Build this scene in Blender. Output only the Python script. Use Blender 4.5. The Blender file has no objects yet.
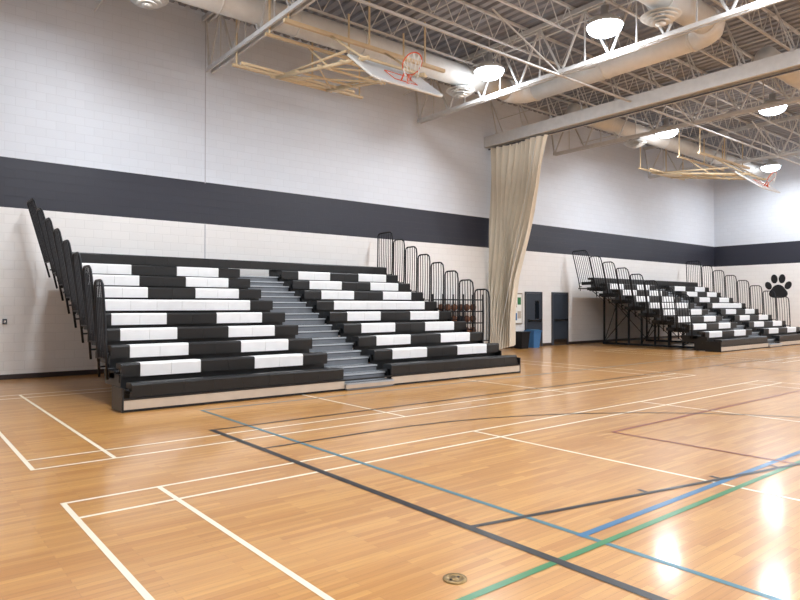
import bpy, math, random
from mathutils import Vector, Matrix
random.seed(4)
S=bpy.context.scene
COL=S.collection
try:
    S.view_settings.view_transform='Standard'
except Exception: pass

# ---------------------------------------------------------------- materials
def lin(c):
    return tuple(((v/255)/12.92 if v/255<=0.04045 else (((v/255)+0.055)/1.055)**2.4) for v in c)+(1,)
def mat(name,rgb,rough=.5,metal=0,emit=None,es=0,noise=0.0,nscale=6):
    m=bpy.data.materials.new(name); m.use_nodes=True
    nt=m.node_tree; b=nt.nodes['Principled BSDF']
    c=lin(rgb)
    b.inputs['Base Color'].default_value=c
    b.inputs['Roughness'].default_value=rough
    b.inputs['Metallic'].default_value=metal
    if noise>0:
        tc=nt.nodes.new('ShaderNodeTexCoord'); n=nt.nodes.new('ShaderNodeTexNoise')
        n.inputs['Scale'].default_value=nscale; n.inputs['Detail'].default_value=4
        r=nt.nodes.new('ShaderNodeValToRGB')
        r.color_ramp.elements[0].position=.3; r.color_ramp.elements[1].position=.7
        r.color_ramp.elements[0].color=tuple(v*(1-noise) for v in c[:3])+(1,)
        r.color_ramp.elements[1].color=tuple(min(1,v*(1+noise)) for v in c[:3])+(1,)
        nt.links.new(tc.outputs['Object'],n.inputs['Vector']); nt.links.new(n.outputs['Fac'],r.inputs['Fac'])
        nt.links.new(r.outputs['Color'],b.inputs['Base Color'])
    if emit:
        b.inputs['Emission Color'].default_value=lin(emit); b.inputs['Emission Strength'].default_value=es
    return m

M_black=mat('bleacher_black',(13,14,16),.42,noise=.12)
M_white=mat('seat_white',(242,242,242),.35,noise=.03)
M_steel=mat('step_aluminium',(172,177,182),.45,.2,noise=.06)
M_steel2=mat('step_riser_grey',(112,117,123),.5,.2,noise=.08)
M_dark=mat('dark_steel',(18,20,26),.45,.3,noise=.1)
M_deck=mat('deck_grey',(38,40,44),.55,noise=.1)
M_skirt=mat('skirt_laminate',(190,178,163),.4,noise=.05)
M_truss=mat('truss_paint',(196,195,193),.55,noise=.06)
M_deckc=mat('roof_deck_paint',(140,141,146),.6,noise=.05)
M_duct=mat('duct_paint',(208,206,201),.45,noise=.04)
M_cream=mat('goal_pipe_cream',(208,186,150),.5,noise=.05)
M_board=mat('backboard_white',(222,223,224),.3,noise=.03)
M_orange=mat('rim_orange',(204,86,50),.4,noise=.05)
M_net=mat('net_white',(220,220,216),.8,noise=.05)
M_curt=mat('curtain_canvas',(222,213,196),.75,noise=.04,nscale=2)
M_door=mat('door_slate',(50,57,68),.45,noise=.05)
M_frame=mat('door_frame',(66,70,78),.45,noise=.05)
M_base=mat('rubber_baseboard',(58,48,46),.5,noise=.05)
M_blue=mat('bin_blue',(60,110,160),.4,noise=.05)
M_paper=mat('paper',(235,235,230),.7,noise=.03)
M_ball=mat('ball_brown',(120,76,52),.6,noise=.12,nscale=20)
M_brass=mat('brass',(150,125,85),.35,.8,noise=.08)
M_lens=mat('lamp_lens',(255,255,255),.4,emit=(228,240,255),es=16)
M_glass=mat('dark_glass',(25,30,36),.08,noise=.02)
M_chrome=mat('chrome',(190,190,190),.2,1,noise=.02)
M_paw=mat('paw_paint',(16,16,19),.5,noise=.04)
M_lw=mat('line_white',(240,230,208),.28,noise=.03)
M_lk=mat('line_black',(26,25,29),.3,noise=.05)
M_lt=mat('line_teal',(68,118,132),.28,noise=.05)
M_lb=mat('line_blue',(52,110,150),.28,noise=.05)
M_lg=mat('line_green',(56,126,80),.28,noise=.05)
M_lr=mat('line_maroon',(134,58,48),.28,noise=.05)

def wall_mat(name,axis):
    m=bpy.data.materials.new(name); m.use_nodes=True; nt=m.node_tree; N=nt.nodes; L=nt.links
    b=N['Principled BSDF']; b.inputs['Roughness'].default_value=.5
    g=N.new('ShaderNodeNewGeometry'); s=N.new('ShaderNodeSeparateXYZ'); L.new(g.outputs['Position'],s.inputs[0])
    c=N.new('ShaderNodeCombineXYZ'); L.new(s.outputs[axis],c.inputs[0]); L.new(s.outputs[2],c.inputs[1])
    br=N.new('ShaderNodeTexBrick'); L.new(c.outputs[0],br.inputs['Vector'])
    br.inputs['Scale'].default_value=1; br.inputs['Brick Width'].default_value=.4; br.inputs['Row Height'].default_value=.2
    br.inputs['Mortar Size'].default_value=.006; br.inputs['Mortar Smooth'].default_value=.3
    br.inputs['Color1'].default_value=(1,1,1,1); br.inputs['Color2'].default_value=(.97,.97,.97,1); br.inputs['Mortar'].default_value=(.89,.89,.89,1)
    r=N.new('ShaderNodeValToRGB'); cr=r.color_ramp; cr.interpolation='CONSTANT'
    d=N.new('ShaderNodeMath'); d.operation='DIVIDE'; d.inputs[1].default_value=10; L.new(s.outputs[2],d.inputs[0]); L.new(d.outputs[0],r.inputs[0])
    cr.elements[0].position=0; cr.elements[0].color=lin((236,234,232))
    cr.elements[1].position=.482; cr.elements[1].color=lin((213,218,226))
    e=cr.elements.new(.374); e.color=lin((40,42,54))
    mx=N.new('ShaderNodeMixRGB'); mx.blend_type='MULTIPLY'; mx.inputs[0].default_value=1
    L.new(r.outputs[0],mx.inputs[1]); L.new(br.outputs['Color'],mx.inputs[2]); L.new(mx.outputs[0],b.inputs['Base Color'])
    bu=N.new('ShaderNodeBump'); bu.inputs['Strength'].default_value=.4; bu.inputs['Distance'].default_value=.01; bu.invert=True
    L.new(br.outputs['Fac'],bu.inputs['Height']); L.new(bu.outputs[0],b.inputs['Normal'])
    return m
M_wx=wall_mat('painted_block_x',0); M_wy=wall_mat('painted_block_y',1)

def floor_mat():
    m=bpy.data.materials.new('maple_floor'); m.use_nodes=True; nt=m.node_tree; N=nt.nodes; L=nt.links
    b=N['Principled BSDF']
    g=N.new('ShaderNodeNewGeometry')
    br=N.new('ShaderNodeTexBrick'); L.new(g.outputs['Position'],br.inputs['Vector'])
    br.inputs['Scale'].default_value=1; br.inputs['Brick Width'].default_value=.85; br.inputs['Row Height'].default_value=.057
    br.inputs['Mortar Size'].default_value=.0008; br.inputs['Bias'].default_value=0
    br.inputs['Color1'].default_value=lin((212,160,92)); br.inputs['Color2'].default_value=lin((190,134,70)); br.inputs['Mortar'].default_value=lin((150,100,50))
    no=N.new('ShaderNodeTexNoise'); no.inputs['Scale'].default_value=.35; no.inputs['Detail'].default_value=3
    L.new(g.outputs['Position'],no.inputs['Vector'])
    r=N.new('ShaderNodeValToRGB'); r.color_ramp.elements[0].color=(.9,.88,.86,1); r.color_ramp.elements[1].color=(1.06,1.04,1.02,1)
    L.new(no.outputs['Fac'],r.inputs[0])
    mp=N.new('ShaderNodeMapping'); mp.inputs['Scale'].default_value=(1.2,22,1); L.new(g.outputs['Position'],mp.inputs[0])
    n2=N.new('ShaderNodeTexNoise'); n2.inputs['Scale'].default_value=1.5; n2.inputs['Detail'].default_value=6; L.new(mp.outputs[0],n2.inputs['Vector'])
    r2=N.new('ShaderNodeValToRGB'); r2.color_ramp.elements[0].position=.3; r2.color_ramp.elements[0].color=(.87,.85,.82,1); r2.color_ramp.elements[1].position=.7; r2.color_ramp.elements[1].color=(1.05,1.04,1.02,1)
    L.new(n2.outputs['Fac'],r2.inputs[0])
    m1=N.new('ShaderNodeMixRGB'); m1.blend_type='MULTIPLY'; m1.inputs[0].default_value=1
    m2=N.new('ShaderNodeMixRGB'); m2.blend_type='MULTIPLY'; m2.inputs[0].default_value=1
    L.new(br.outputs['Color'],m1.inputs[1]); L.new(r.outputs[0],m1.inputs[2]); L.new(m1.outputs[0],m2.inputs[1]); L.new(r2.outputs[0],m2.inputs[2])
    L.new(m2.outputs[0],b.inputs['Base Color'])
    b.inputs['Roughness'].default_value=.32
    b.inputs['Coat Weight'].default_value=.5; b.inputs['Coat Roughness'].default_value=.13
    return m
M_floor=floor_mat()

# ---------------------------------------------------------------- mesh builder
class MB:
    def __init__(s): s.v=[];s.f=[];s.m=[];s.mats=[];s.sm=[]
    def mi(s,m):
        if m not in s.mats: s.mats.append(m)
        return s.mats.index(m)
    def add(s,vs,fs,m,smooth=False):
        o=len(s.v); s.v+= [tuple(v) for v in vs]; i=s.mi(m)
        for f in fs: s.f.append([o+k for k in f]); s.m.append(i); s.sm.append(smooth)
    def box(s,a,b,m):
        x0,y0,z0=a;x1,y1,z1=b
        s.add([(x0,y0,z0),(x1,y0,z0),(x1,y1,z0),(x0,y1,z0),(x0,y0,z1),(x1,y0,z1),(x1,y1,z1),(x0,y1,z1)],
              [(0,3,2,1),(4,5,6,7),(0,1,5,4),(1,2,6,5),(2,3,7,6),(3,0,4,7)],m)
    def sweep(s,pts,r,m,n=6,closed=False):
        P=[Vector(p) for p in pts]; k=len(P); vs=[]
        ref=None
        for i,p in enumerate(P):
            if closed: t=(P[(i+1)%k]-P[i-1])
            else: t=(P[min(i+1,k-1)]-P[max(i-1,0)])
            t.normalize()
            if ref is None:
                ref=Vector((0,0,1)) if abs(t.z)<.9 else Vector((1,0,0))
            a=ref-t*ref.dot(t)
            if a.length<1e-4: a=t.orthogonal()
            a.normalize(); b=t.cross(a); ref=a
            for j in range(n):
                an=2*math.pi*(j+.5)/n
                vs.append(p+a*math.cos(an)*r+b*math.sin(an)*r)
        fs=[]
        for i in range(k if closed else k-1):
            i2=(i+1)%k
            for j in range(n):
                fs.append((i*n+j,i*n+(j+1)%n,i2*n+(j+1)%n,i2*n+j))
        if not closed:
            fs.append(tuple(range(n))[::-1]); fs.append(tuple((k-1)*n+j for j in range(n)))
        s.add(vs,fs,m,n>6)
    def tube(s,p,q,r,m,n=6): s.sweep([p,q],r,m,n)
    def lathe(s,c,prof,m,n=24,axis='z'):
        vs=[];fs=[];k=len(prof)
        for r,h in prof:
            for j in range(n):
                a=2*math.pi*j/n
                if axis=='z': vs.append((c[0]+r*math.cos(a),c[1]+r*math.sin(a),c[2]+h))
                elif axis=='y': vs.append((c[0]+r*math.cos(a),c[1]+h,c[2]+r*math.sin(a)))
                else: vs.append((c[0]+h,c[1]+r*math.cos(a),c[2]+r*math.sin(a)))
        for i in range(k-1):
            for j in range(n): fs.append((i*n+j,i*n+(j+1)%n,(i+1)*n+(j+1)%n,(i+1)*n+j))
        s.add(vs,fs,m,True)
    def extr_x(s,prof,x0,x1,m):
        k=len(prof); vs=[(x0,y,z) for y,z in prof]+[(x1,y,z) for y,z in prof]
        fs=[(i,(i+1)%k,k+(i+1)%k,k+i) for i in range(k)]+[tuple(range(k))[::-1],tuple(range(k,2*k))]
        s.add(vs,fs,m)
    def obj(s,name,parent=None,loc=(0,0,0)):
        me=bpy.data.meshes.new(name); me.from_pydata(s.v,[],s.f)
        for m in s.mats: me.materials.append(m)
        me.polygons.foreach_set('material_index',s.m); me.polygons.foreach_set('use_smooth',s.sm)
        me.update()
        o=bpy.data.objects.new(name,me); COL.objects.link(o); o.location=loc
        if parent: o.parent=parent
        return o
def empty(name,loc=(0,0,0)):
    e=bpy.data.objects.new(name,None); e.location=loc; COL.objects.link(e); e.empty_display_size=.3; return e

# ---------------------------------------------------------------- room
XL,XR,YB,YF,H=-2.0,35.3,16.1,-15.6,9.3
b=MB(); b.box((XL-.3,YF-.3,-.3),(XR+.3,YB+.3,0),M_floor); b.obj('floor')
b=MB(); b.box((XL-.3,YB,0),(XR+.3,YB+.3,H+.3),M_wx); b.obj('wall_back')
b=MB(); b.box((XL-.3,YF-.3,0),(XR+.3,YF,H+.3),M_wx); b.obj('wall_front')
b=MB(); b.box((XR,YF,0),(XR+.3,YB,H+.3),M_wy); b.obj('wall_right')
b=MB(); b.box((XL-.3,YF,0),(XL,YB,H+.3),M_wy); b.obj('wall_left')
b=MB(); vs=[];fs=[]; x=XL; prof=[]
while x<XR:
    prof+=[(x,H),(x+.15,H),(x+.19,H+.07),(x+.26,H+.07)]; x+=.3
for px,pz in prof: vs+= [(px,YF,pz),(px,YB,pz)]
for i in range(len(prof)-1): fs.append((2*i,2*i+1,2*i+3,2*i+2))
b.add(vs,fs,M_deckc); b.box((XL,YF,H+.1),(XR,YB,H+.3),M_deckc); b.obj('ceiling')
b=MB()
for a,c in ((XL,19.3),(20.38,20.98),(22.1,XR)): b.box((a,YB-.015,0),(c,YB,.11),M_base)
b.obj('baseboard_back')
b=MB(); b.box((XR-.015,YF,0),(XR,YB-.02,.11),M_base); b.obj('baseboard_right')
M_joint=mat('control_joint',(176,176,184),.6,noise=.03)
b=MB()
for x in (6.5,): b.box((x-.012,YB-.006,0.11),(x+.012,YB,3.74),M_joint); b.box((x-.012,YB-.006,4.82),(x+.012,YB,H),M_joint)
b.obj('trim_1')

# ---------------------------------------------------------------- court markings
b=MB()
def seg(x0,y0,x1,y1,w,m,z):
    d=Vector((x1-x0,y1-y0)).normalized(); n=Vector((-d.y,d.x))*w/2; e=d*w/2
    b.add([(x0-e.x-n.x,y0-e.y-n.y,z),(x1+e.x-n.x,y1+e.y-n.y,z),(x1+e.x+n.x,y1+e.y+n.y,z),(x0-e.x+n.x,y0-e.y+n.y,z)],[(0,1,2,3)],m)
def arc(cx,cy,r,a0,a1,w,m,z,n=60):
    vs=[];
    for i in range(n+1):
        a=a0+(a1-a0)*i/n
        for q in (r-w/2,r+w/2): vs.append((cx+q*math.cos(a),cy+q*math.sin(a),z))
    b.add(vs,[(2*i,2*i+1,2*i+3,2*i+2) for i in range(n)],m)
def badminton(xo,yo,z,m=M_lw,w=.042):
    X0,X1=xo,xo+13.4; Y0,Y1=yo-6.1,yo
    for y in (Y0,Y0+.46,Y1-.46,Y1): seg(X0,y,X1,y,w,m,z)
    for i,x in enumerate((X0,X0+.76,X0+4.72,X0+8.68,X1-.76,X1)): seg(x,Y0,x,Y1,w,m,z+.0001)
for xo in (1.13,19.6):
    for yo in (5.71,13.17,-1.75): badminton(xo,yo,.002)
seg(3.78,-9,3.78,9.46,.05,M_lt,.0026); seg(3.78,9.46,31,9.46,.05,M_lt,.0027)
seg(3.78,2.64,31,2.64,.06,M_lb,.0028)
seg(-1,2.47,32,2.47,.055,M_lg,.0030)
seg(7.17,4.55,28,4.55,.045,M_lr,.0032); seg(7.17,4.55,7.17,-4,.045,M_lr,.0033); seg(7.17,-4,28,-4,.045,M_lr,.0032)
seg(3.28,-7.37,3.28,7.87,.075,M_lk,.0038); seg(3.28,7.87,31.3,7.87,.05,M_lk,.0039); seg(3.28,-7.37,31.3,-7.37,.05,M_lk,.0039)
for sgn in (1,-1):
    seg(3.28,.25+3*sgn,9.08,.25+1.8*sgn,.05,M_lk,.0037)
    for t in (.31,.47,.62,.78):
        px=3.28+5.8*t; py=.25+(3-1.2*t)*sgn; seg(px,py,px+.02,py+.09*sgn,.045,M_lk,.0036)
seg(9.08,-1.55,9.08,2.05,.05,M_lk,.0037); arc(9.08,.25,1.8,0,2*math.pi,.05,M_lk,.0036)
seg(3.28,6.5,4.85,6.5,.045,M_lk,.0035); seg(3.28,-6,4.85,-6,.045,M_lk,.0035)
arc(4.85,.25,6.25,-math.pi/2,math.pi/2,.045,M_lk,.0034)
arc(17.3,.25,1.8,0,2*math.pi,.05,M_lk,.0036); seg(17.3,-7.37,17.3,7.87,.05,M_lk,.0037)
b.obj('court_markings')
b=MB(); b.lathe((2.6,2.69,0.0),[(.072,.001),(.07,.008),(.05,.009),(.046,.006),(.02,.006),(.016,.009),(0,.009)],M_brass,32)
for dx in (-.03,.03): b.box((2.6+dx-.006,2.684,.006),(2.6+dx+.006,2.696,.0095),M_lk)
b.obj('floor_socket_cover')

# ---------------------------------------------------------------- bleachers
def bleachers(dx):
    root=empty('telescopic_bleachers',(dx,0,0.006))
    Yk=lambda k:10.0+.565*(k-1)
    XA,XB=2.9,11.72; a0,a1=6.75,7.9
    blocksL=[(XA,3.2,0),(3.2,4.2,1),(4.2,5.2,0),(5.2,6.2,1),(6.2,a0,0)]
    blocksR=[(a1,8.38,0),(8.38,9.36,1),(9.36,10.3,0),(10.3,11.28,1),(11.28,XB,0)]
    seats=MB()
    for k in range(1,11):
        h=.42+.26*(k-1); y=Yk(k)
        prof=[(y,h-.215),(y-.005,h-.03),(y+.008,h-.008),(y+.03,h),(y+.26,h-.006),(y+.28,h-.03),(y+.28,h-.09),(y+.05,h-.1),(y+.04,h-.215)]
        def module(x0,x1,m):
            n=max(1,round((x1-x0)/.49)); w=(x1-x0)/n
            for i in range(n): seats.extr_x(prof,x0+i*w+.002,x0+(i+1)*w-.002,m)
        for blk in (blocksL,blocksR):
            for x0,x1,c in blk:
                if k in (1,10): c=0
                if k==6 and x0>3.0 and x0<11.0 and x0 not in (6.2,a1): c=1
                module(x0,x1,M_white if c else M_black)
        if k==10: module(a0,a1,M_black)
    seats.obj('seats',root)
    dk=MB()
    for k in range(2,11):
        z=.26*(k-1); y0=Yk(k-1)+.285; y1=Yk(k)+.285 if k<10 else 15.85
        dk.box((XA+.02,y0,z-.04),(XB-.02,y1,z),M_deck)
        dk.box((XA+.02,y0-.03,z-.1),(XB-.02,y0,z+.005),M_black)
    for k in range(1,11):
        z=.26*(k-1); y=Yk(k)+.06
        for x0,x1 in ((XA+.01,a0),(a1,XB-.01)):
            dk.box((x0,y+.06,z if k>1 else .03),(x1,y+.09,z+.33),M_black)
    for k in range(1,11):
        z=.26*(k-1); y=Yk(k)
        for x in (XA-.03,XB):
            dk.box((x,y-.01,z+.12 if k>1 else .03),(x+.03,y+.56,z+.25),M_black)
            if k>1: dk.box((x,y-.3,z-.1),(x+.03,y+.3,z+.02),M_black)
    dk.box((XA-.12,9.965,.035),(a0,10.0,.175),M_skirt); dk.box((a1,9.965,.035),(XB+.06,10.0,.175),M_skirt)
    dk.box((a0,9.9,.035),(a1,9.93,.11),M_skirt)
    dk.box((XA-.12,9.96,.175),(XB+.06,10.02,.2),M_black)
    dk.box((XA-.12,9.97,0.0),(XB+.06,10.0,.035),M_dark)
    dk.box((XA-.15,9.96,0),(XA-.12,10.5,.36),M_black); dk.box((XB+.06,9.96,0),(XB+.09,10.5,.36),M_black)
    for x in (XA-.02,XB-.01): dk.box((x,10.0,.02),(x+.03,10.95,.3),M_black); dk.box((x,10.5,.3),(x+.03,11.4,.5),M_black)
    dk.obj('decks_and_risers',root)
    st=MB()
    for k in range(1,10):
        y=Yk(k); zt1=.26*k-.13; zt2=.26*k+.01
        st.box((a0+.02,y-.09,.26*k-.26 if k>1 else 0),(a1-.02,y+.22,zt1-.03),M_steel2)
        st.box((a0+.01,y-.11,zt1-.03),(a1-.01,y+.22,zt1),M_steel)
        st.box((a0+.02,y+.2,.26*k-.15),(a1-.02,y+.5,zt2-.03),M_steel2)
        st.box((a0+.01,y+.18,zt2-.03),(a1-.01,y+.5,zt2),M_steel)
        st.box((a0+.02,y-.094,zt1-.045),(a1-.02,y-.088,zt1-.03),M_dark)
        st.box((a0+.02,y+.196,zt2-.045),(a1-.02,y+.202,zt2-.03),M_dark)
        for j in range(3): 
            st.box((a0+.05,y-.05+j*.07,zt1),(a1-.05,y-.035+j*.07,zt1+.003),M_dark)
            st.box((a0+.05,y+.24+j*.07,zt2),(a1-.05,y+.255+j*.07,zt2+.003),M_dark)
    st.obj('aisle_steps',root)
    us=MB(); sx=(3.95,7.32,10.7)
    for x in sx:
        us.box((x-.04,10.05,.0),(x+.04,15.3,.08),M_dark)
        for k in range(2,11):
            z=.26*(k-1)-.04; y=Yk(k)+.2
            us.box((x-.03,y-.03,.05),(x+.03,y+.03,z),M_dark)
            us.box((x-.02,y-.45,z-.06),(x+.02,y+.1,z),M_dark)
            us.lathe((x-.06,y,.045),[(0,0),(.045,0),(.045,.03),(0,.03)],M_dark,10,'x')
        for k in (4,7,10):
            us.tube((x,Yk(k)+.2,.1),(x,Yk(k)-.5,.26*(k-1)-.35),.018,M_dark)
    for k in range(2,11):
        y=Yk(k)+.2; z=.26*(k-1)-.08
        us.box((XA+.02,y-.025,z-.05),(XB-.02,y+.025,z+.04),M_dark)
    for x0,x1 in zip(sx,sx[1:]):
        y=Yk(10)+.2; z=.26*9-.1
        us.tube((x0,y,.1),(x1,y,z),.016,M_dark); us.tube((x1,y,.1),(x0,y,z),.016,M_dark)
    for k in range(4,11):
        y=Yk(k)+.2; z=.26*(k-1)-.1
        us.tube((sx[0],y,z-.45),(XA+.15,y,z),.016,M_dark); us.tube((sx[-1],y,z-.45),(XB-.15,y,z),.016,M_dark)
    us.obj('understructure',root)
    for side,x,lean in (('left',XA-.09,-.42),('right',XB+.09,.12)):
        r=MB()
        for k in range(3,11):
            z=.26*(k-1); y0=Yk(k)-.14; y1=y0+.5 if k<10 else y0+.72; zt=z+1.5; zb=z-.12; c=.09
            LX=lean*((k-2)/8 if side=='left' else 1)
            def q(y,zz):
                f=(zz-zb)/(zt-zb); return (x+LX*f,y+.10*f*f,zz)
            pts=[q(y0,zb),q(y0,zb+.5),q(y0,zt-c-.12),q(y0+.02,zt-.07),q(y0+c,zt-.01),q(y0+c+.05,zt),q(y1-c,zt),q(y1-.02,zt-.03),q(y1,zt-c),q(y1,zb+.5),q(y1,zb)]
            r.sweep(pts,.021,M_dark,8)
            r.tube(q(y0,z+.2),q(y1,z+.2),.014,M_dark)
            n=5 if k<10 else 8
            for i in range(1,n):
                yy=y0+(y1-y0)*i/n; r.sweep([q(yy,z+.2),q(yy,z+.9),q(yy,zt)],.011,M_dark)
            s=1 if side=='left' else -1
            for yy in (y0,y1): r.tube((x,yy,z+.05),(x+s*.1,yy,z+.05),.018,M_dark)
        r.obj('guard_rail_'+side,root)
    return root
bleachers(0); bleachers(19.55)

# ---------------------------------------------------------------- roof structure
def truss(x):
    t=MB(); zb,zt=7.7,9.1
    for s in (-.07,.07):
        t.box((x+s-.025,YF+.15,zb-.05),(x+s+.025,YB-.25,zb+.05),M_truss)
        t.box((x+s-.03,YF,zt-.05),(x+s+.03,YB-.005,zt+.06),M_truss)
    n=22; L=(YB-.25)-(YF+.15); w=L/n
    for i in range(n):
        y=YF+.15+i*w
        t.tube((x,y,zb),(x,y+w/2,zt),.032,M_truss,4); t.tube((x,y+w/2,zt),(x,y+w,zb),.032,M_truss,4)
        t.tube((x,y+w/2,zb),(x,y+w/2,zt),.02,M_truss,4)
    t.tube((x,YB-.25,zb),(x,YB-.04,zt),.032,M_truss,4)
    t.obj('roof_truss')
for x in (-.7,6.5,13.7,20.9,28.1): truss(x)
t=MB()
y=YF+.6
while y<YB-.2:
    zb,zt=8.62,9.24
    t.box((XL,y-.03,zb-.02),(XR,y+.03,zb+.02),M_truss); t.box((XL,y-.035,zt-.02),(XR,y+.035,zt+.04),M_truss)
    x=XL
    while x<XR-.6:
        t.tube((x,y,zb),(x+.36,y,zt),.014,M_truss,4); t.tube((x+.36,y,zt),(x+.72,y,zb),.014,M_truss,4); x+=.72
    y+=1.55
for x in (2.9,10.1,17.9,24.5,31.7):
    t.tube((x,YF,8.62),(x,YB,8.62),.016,M_truss,4); t.tube((x+.1,YF,9.2),(x+.1,YB,9.2),.016,M_truss,4)
for x,z in ((13.2,8.55),(23.0,8.55),(32.7,8.55),(3.8,8.55)): t.tube((x,YF+.02,z),(x,YB-.02,z),.018,M_truss,6)  # electrical conduits over the lamp rows, merged into the joist mesh
t.obj('roof_joists_and_conduits')
t=MB()
for yy in (10.2,4.6,-1,-6.6):
    t.box((XL+.02,yy-.03,7.62),(XR-.02,yy+.03,7.66),M_truss)
    xs=[-.7,6.5,13.7,20.9,28.1,35.2]
    for x0,x1 in zip(xs,xs[1:]):
        t.tube((x0,yy,7.66),((x0+x1)/2-1,yy,8.62),.022,M_truss,4); t.tube((x1,yy,7.66),((x0+x1)/2+1,yy,8.62),.022,M_truss,4)
t.obj('roof_bracing')

t=MB(); xb=17.3
for s in (-.2,.2): t.box((xb+s-.05,YF+.01,7.42),(xb+s+.05,YB-.01,7.8),M_truss)
t.box((xb-.15,YF+.01,7.6),(xb+.15,YB-.01,7.63),M_truss)
for i in range(27):
    yy=YB-.6-i*1.2
    if yy<YF: break
    t.box((xb-.25,yy-.04,7.78),(xb+.25,yy+.04,7.84),M_truss)
    t.tube((xb-.2,yy,7.8),(xb,yy+.5,9.2),.02,M_truss,4); t.tube((xb+.2,yy,7.8),(xb,yy+.5,9.2),.02,M_truss,4)
t.tube((xb,YF+.01,7.38),(xb,YB-.01,7.38),.022,M_frame,6)
t.obj('curtain_support_beam')

# curtain
t=MB(); NS,NT=160,40; vs=[];fs=[]
def W(z):
    K=[(0,.98),(1.2,1.08),(2.6,1.3),(3.9,1.68),(5.9,2.28),(7.36,2.62)]
    for (z0,w0),(z1,w1) in zip(K,K[1:]):
        if z<=z1: return w0+(w1-w0)*(z-z0)/(z1-z0)
    return K[-1][1]
for j in range(NT+1):
    z=.2+(7.36-.2)*j/NT; w=W(z); f=z/7.36
    for i in range(NS+1):
        s=i/NS; ph=2*math.pi*10*s
        A=(.19+.05*math.sin(9*s+1))*(1-.25*f)
        yy=15.98-s*w+.035*math.sin(ph*2+.5+z*.4)
        xx=17.3+A*math.sin(ph+.35*math.sin(z*.9+s*5))+.06*math.sin(z*1.3+s*9)
        vs.append((xx,yy,z-.12*math.sin(math.pi*s)*(1-f)+.04*math.sin(ph)*(1-f)))
for j in range(NT):
    for i in range(NS): a=j*(NS+1)+i; fs.append((a,a+1,a+NS+2,a+NS+1))
t.add(vs,fs,M_curt,True)
for i in range(9): 
    yy=15.9-i*.31; t.tube((17.3,yy,7.3),(17.3,yy,7.4),.012,M_dark)
t.tube((17.05,13.7,7.2),(17.02,15.3,.5),.01,M_net)
t.obj('divider_curtain')

# ---------------------------------------------------------------- ducts & diffusers
def ringduct(t,p,q,r):
    t.tube(p,q,r,M_duct,20)
    P=Vector(p);Q=Vector(q);n=max(2,int((Q-P).length/1.8))
    for i in range(n+1):
        c=P.lerp(Q,i/n); d=(Q-P).normalized()*.02; t.tube(c-d,c+d,r+.02,M_duct,20)
t=MB()
ringduct(t,(-1.9,13.15,8.3),(15.0,13.15,8.3),.31)
ringduct(t,(15.6,12.5,8.3),(15.6,7.6,8.3),.34)
t.sweep([(14.9,13.15,8.3),(15.15,13.13,8.3),(15.4,13.02,8.3),(15.55,12.8,8.3),(15.6,12.5,8.3)],.34,M_duct,20)
t.sweep([(15.6,7.6,8.3),(15.57,7.35,8.3),(15.45,7.15,8.3),(15.2,7.02,8.3),(14.9,7.0,8.3)],.34,M_duct,20)
ringduct(t,(14.9,7.0,8.3),(1.5,7.0,8.3),.31)
ringduct(t,(18.4,13.15,8.3),(34.5,13.15,8.3),.28)
ringduct(t,(18.4,7.0,8.3),(34.5,7.0,8.3),.28)
t.obj('air_duct')
def diffuser(x,y):
    t=MB(); z=7.78
    t.lathe((x,y,z),[(.2,.2),(.2,.12),(.24,.1)],M_duct,24)
    for r0,r1,h in ((.24,.42,.10),(.19,.36,.05),(.13,.29,.0),(.05,.2,-.045)):
        t.lathe((x,y,z+h),[(r0,.05),(r1,0),(r1,-.012),(r0-.01,.035)],M_duct,28)
    t.lathe((x,y,z-.08),[(0,.02),(.1,.02),(.11,0),(0,-.01)],M_duct,20)
    t.obj('air_diffuser')
for x in (4.1,13.0,22.4,31.7):
    for y in (13.2,7.05): diffuser(x,y)

# ---------------------------------------------------------------- lamps
def lamp(x,y):
    t=MB(); z=8.12
    t.lathe((x,y,z),[(.0,-.12),(.15,-.11),(.28,-.07),(.37,.0),(.41,.1),(.38,.2)],M_lens,28)
    t.lathe((x,y,z),[(.42,.1),(.43,.13),(.38,.2),(.26,.3),(.13,.34),(.1,.35)],M_duct,28)
    t.lathe((x,y,z),[(.0,.36),(.12,.36),(.12,.34),(.1,.34),(.1,.58),(.0,.58)],M_truss,16)
    t.tube((x,y,z+.58),(x,y,9.24),.015,M_truss)
    o=t.obj('high_bay_light')
    ld=bpy.data.lights.new('lamp_disc','AREA'); ld.shape='DISK'; ld.size=.7; ld.energy=185; ld.color=(.92,.96,1)
    l=bpy.data.objects.new('lamp_disc',ld); COL.objects.link(l); l.parent=o; l.location=(x,y,z-.14)
    pd=bpy.data.lights.new('uplight','POINT'); pd.energy=30; pd.shadow_soft_size=.4; pd.color=(.92,.96,1)
    p=bpy.data.objects.new('uplight',pd); COL.objects.link(p); p.parent=o; p.location=(x-.2,y,z-.85)
for x in (3.8,13.2,23.0,32.7):
    for y in (12.25,8.55,4.85,1.15,-2.6,-6.3,-10,-13.6): lamp(x,y)

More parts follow.
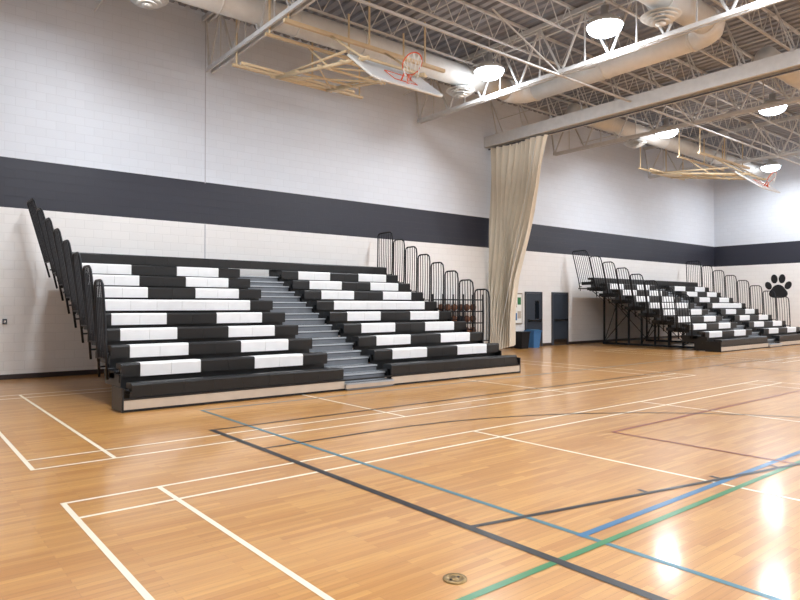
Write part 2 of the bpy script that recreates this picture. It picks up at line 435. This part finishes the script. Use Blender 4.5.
# ---------------------------------------------------------------- basketball goals
def goal(dx):
    t=MB()
    t.box((6.4,11.66,7.5),(10.95,11.74,7.58),M_cream)
    t.box((6.4,12.5,7.5),(10.4,12.56,7.56),M_cream)
    t.box((6.4,14.16,7.32),(10.2,14.24,7.38),M_cream)
    t.box((6.4,13.7,7.22),(9.6,13.76,7.28),M_cream)
    for x in (6.5,8.6,10.3):
        for yy in (11.7,12.53): t.tube((x,yy,7.54),(x,yy,8.6),.025,M_cream)
        t.tube((x if x<10.3 else 10.1,14.2,7.35),(x if x<10.3 else 10.1,14.2,8.6),.025,M_cream)
    for x in (7.55,9.05):
        t.tube((x,14.2,7.3),(x,10.3,6.62),.042,M_cream,8)
        t.tube((x,13.7,7.25),(x,11.1,7.0),.03,M_cream,8)
        t.tube((x,12.6,7.52),(x,11.7,6.8),.025,M_cream,8)
        t.tube((x,11.7,7.52),(x,10.6,6.75),.025,M_cream,8)
    for yy,zz in ((14.2,7.3),(13.0,7.09),(12.0,6.92),(11.1,6.76),(10.4,6.64)):
        t.tube((7.4,yy,zz),(9.2,yy,zz),.03,M_cream,8)
    t.tube((7.55,14.0,7.28),(9.05,12.2,6.98),.022,M_cream,6); t.tube((9.05,14.0,7.28),(7.55,12.2,6.98),.022,M_cream,6)
    t.tube((7.55,12.2,6.98),(9.05,10.5,6.66),.022,M_cream,6)
    u=Vector((0,.76,.6)).normalized(); n=Vector((0,-u.z,u.y)); c=Vector((8.3,10.3,6.4))
    def P(a,bv,d): return c+Vector((1,0,0))*a+u*bv+n*d
    out=[(-.92,.6),(.92,.6),(.92,-.48),(.8,-.6),(-.8,-.6),(-.92,-.48)]
    vs=[P(a,bb,-.025) for a,bb in out]+[P(a,bb,.025) for a,bb in out]; k=6
    t.add(vs,[tuple(range(k))[::-1],tuple(range(k,2*k))]+[(i,(i+1)%k,k+(i+1)%k,k+i) for i in range(k)],M_board)
    t.sweep([P(a,bb,0) for a,bb in out],.028,M_duct,6,closed=True)
    for a0_,b0_,a1_,b1_ in ((-.3,.1,.3,.1),(-.3,-.35,.3,-.35),(-.3,-.35,-.3,.1),(.3,-.35,.3,.1)):
        t.tube(P(a0_,b0_,.03),P(a1_,b1_,.03),.012,M_orange,4)
    rc=P(0,-.3,.4); ring=[rc+Vector((1,0,0))*.23*math.cos(a)+n*.23*math.sin(a) for a in [2*math.pi*i/20 for i in range(20)]]
    t.sweep(ring,.014,M_orange,6,closed=True)
    t.tube(P(-.1,-.3,.02),P(-.1,-.3,.2),.018,M_orange); t.tube(P(.1,-.3,.02),P(.1,-.3,.2),.018,M_orange)
    t.tube(P(0,-.42,.02),P(0,-.32,.18),.03,M_orange)
    for i in range(10):
        a=2*math.pi*i/10
        for s in (-1,1):
            a2=a+s*.5
            p0=rc+Vector((1,0,0))*.23*math.cos(a)+n*.23*math.sin(a)
            p1=rc+Vector((1,0,0))*.15*math.cos(a2)+n*.15*math.sin(a2)+Vector((0,0,-.26))
            t.tube(p0,p1,.006,M_net,4)
    t.obj('ceiling_basketball_goal',loc=(dx,0,0))
goal(0); goal(18.0)

# ---------------------------------------------------------------- paw mural on right wall
t=MB()
def blob(pts):
    k=len(pts); vs=[(XR-.012,y,z) for y,z in pts]+[(XR-.001,y,z) for y,z in pts]
    t.add(vs,[tuple(range(k)),tuple(range(k,2*k))[::-1]]+[(i,(i+1)%k,k+(i+1)%k,k+i) for i in range(k)],M_paw)
def ell(cy,cz,ry,rz,rot,n=24):
    blob([(cy+ry*math.cos(a)*math.cos(rot)-rz*math.sin(a)*math.sin(rot),cz+ry*math.cos(a)*math.sin(rot)+rz*math.sin(a)*math.cos(rot)) for a in [2*math.pi*i/n for i in range(n)]])
cy,cz=12.9,2.58
ell(cy-.46,cz+.06,.15,.21,.45); ell(cy+.46,cz+.06,.15,.21,-.45); ell(cy-.18,cz+.4,.155,.23,.1); ell(cy+.18,cz+.4,.155,.23,-.1)
pad=[]
for i in range(40):
    a=2*math.pi*i/40; r=.4*(1-.12*math.sin(3*a))
    pad.append((cy+r*1.05*math.cos(a),cz-.27+r*.84*math.sin(a)))
blob(pad)
t.obj('paw_print_mural')

# ---------------------------------------------------------------- doors etc.
def door(name,x0,x1,win):
    t=MB(); y=YB-.001
    t.box((x0-.06,y-.06,0.001),(x0,y,2.16),M_frame); t.box((x1,y-.06,0.001),(x1+.06,y,2.16),M_frame); t.box((x0,y-.06,2.1),(x1,y,2.16),M_frame)
    t.box((x0+.005,y-.045,.01),(x1-.005,y-.002,2.095),M_door)
    if win: t.box((x1-.38,y-.05,1.1),(x1-.15,y-.044,1.8),M_glass); t.box((x1-.40,y-.048,1.08),(x1-.13,y-.0445,1.82),M_chrome)
    t.box((x0+.05,y-.12,1.0),(x1-.05,y-.09,1.06),M_chrome); t.box((x0+.06,y-.1,.98),(x0+.14,y-.045,1.08),M_chrome); t.box((x1-.14,y-.1,.98),(x1-.06,y-.045,1.08),M_chrome)
    t.box((x0+.05,y-.05,.03),(x1-.05,y-.046,.25),M_chrome)
    t.obj(name)
door('door_1',19.4,20.3,True); door('door_2',21.06,22.0,False)
t=MB(); y=YB-.001
t.box((18.15,y-.05,.9),(19.15,y,2.1),mat('board_frame',(150,140,125),.5,noise=.04)); t.box((18.2,y-.056,.95),(19.1,y-.05,2.05),M_paper)
for i,(px,pz,c) in enumerate(((18.28,1.6,M_blue),(18.6,1.55,M_lr),(18.85,1.65,M_lg),(18.3,1.1,M_lw),(18.62,1.05,M_blue),(18.86,1.12,M_skirt))): t.box((px,y-.06,pz),(px+.2,y-.056,pz+.28),c)
t.obj('notice_board')
t=MB()
def taper(c,w0,w1,h,m,z0=0.001):
    x,y=c; vs=[(x-w0,y-w0,z0),(x+w0,y-w0,z0),(x+w0,y+w0,z0),(x-w0,y+w0,z0),(x-w1,y-w1,z0+h),(x+w1,y-w1,z0+h),(x+w1,y+w1,z0+h),(x-w1,y+w1,z0+h)]
    t.add(vs,[(0,3,2,1),(4,5,6,7),(0,1,5,4),(1,2,6,5),(2,3,7,6),(3,0,4,7)],m)
taper((19.35,15.7),.17,.22,.62,M_blue); t.box((19.1,15.45,.62),(19.6,15.95,.66),M_blue); t.box((19.2,15.5,.66),(19.5,15.9,.7),M_lb)
t.obj('recycling_bin')
t=MB(); taper((18.6,15.65),.18,.23,.6,M_dark); t.box((18.34,15.4,.6),(18.86,15.9,.64),M_dark); t.obj('waste_bin')
t=MB(); x0,x1,y0,y1=14.3,16.2,15.35,15.85
for x in (x0,(x0+x1)/2,x1):
    for y in (y0,y1): t.box((x-.02,y-.02,.1),(x+.02,y+.02,2.0),M_dark); t.lathe((x-.02,y,.05),[(0,0),(.05,0),(.05,.04),(0,.04)],M_dark,12,'x')
for z in (.2,.6,1.0,1.4,1.8):
    for y in (y0,y1-.1): t.box((x0,y,z),(x1,y+.1,z+.03),M_dark)
    t.box((x0,y0,z-.01),(x1,y1,z),M_dark)
def ball(c,r,m,n=14):
    t.lathe(c,[(max(1e-4,r*math.sin(math.pi*i/n)),-r*math.cos(math.pi*i/n)) for i in range(n+1)],m,n)
for z in (.2,.6,1.0,1.4):
    for i in range(6):
        if random.random()<.85: ball((x0+.16+i*.3,15.6,z+.03+.121),.12,random.choice([M_ball,M_ball,M_ball,M_dark]))
t.obj('ball_rack')
t=MB(); y=YB-.001; t.box((1.98,y-.04,1.2),(2.06,y,1.32),M_frame); t.box((2.0,y-.045,1.23),(2.04,y-.04,1.29),M_chrome); t.obj('wall_switch')

# ---------------------------------------------------------------- world & camera
w=bpy.data.worlds.new('World'); S.world=w; w.use_nodes=True
w.node_tree.nodes['Background'].inputs[0].default_value=(.8,.85,1,1); w.node_tree.nodes['Background'].inputs[1].default_value=.5
cd=bpy.data.cameras.new('camera'); cd.sensor_width=36; cd.lens=28.53; cd.clip_end=200
cam=bpy.data.objects.new('camera',cd); COL.objects.link(cam); cam.location=(0,0,1.6)
cam.rotation_euler=(math.radians(90.54),0,-math.radians(39.1))
S.camera=cam
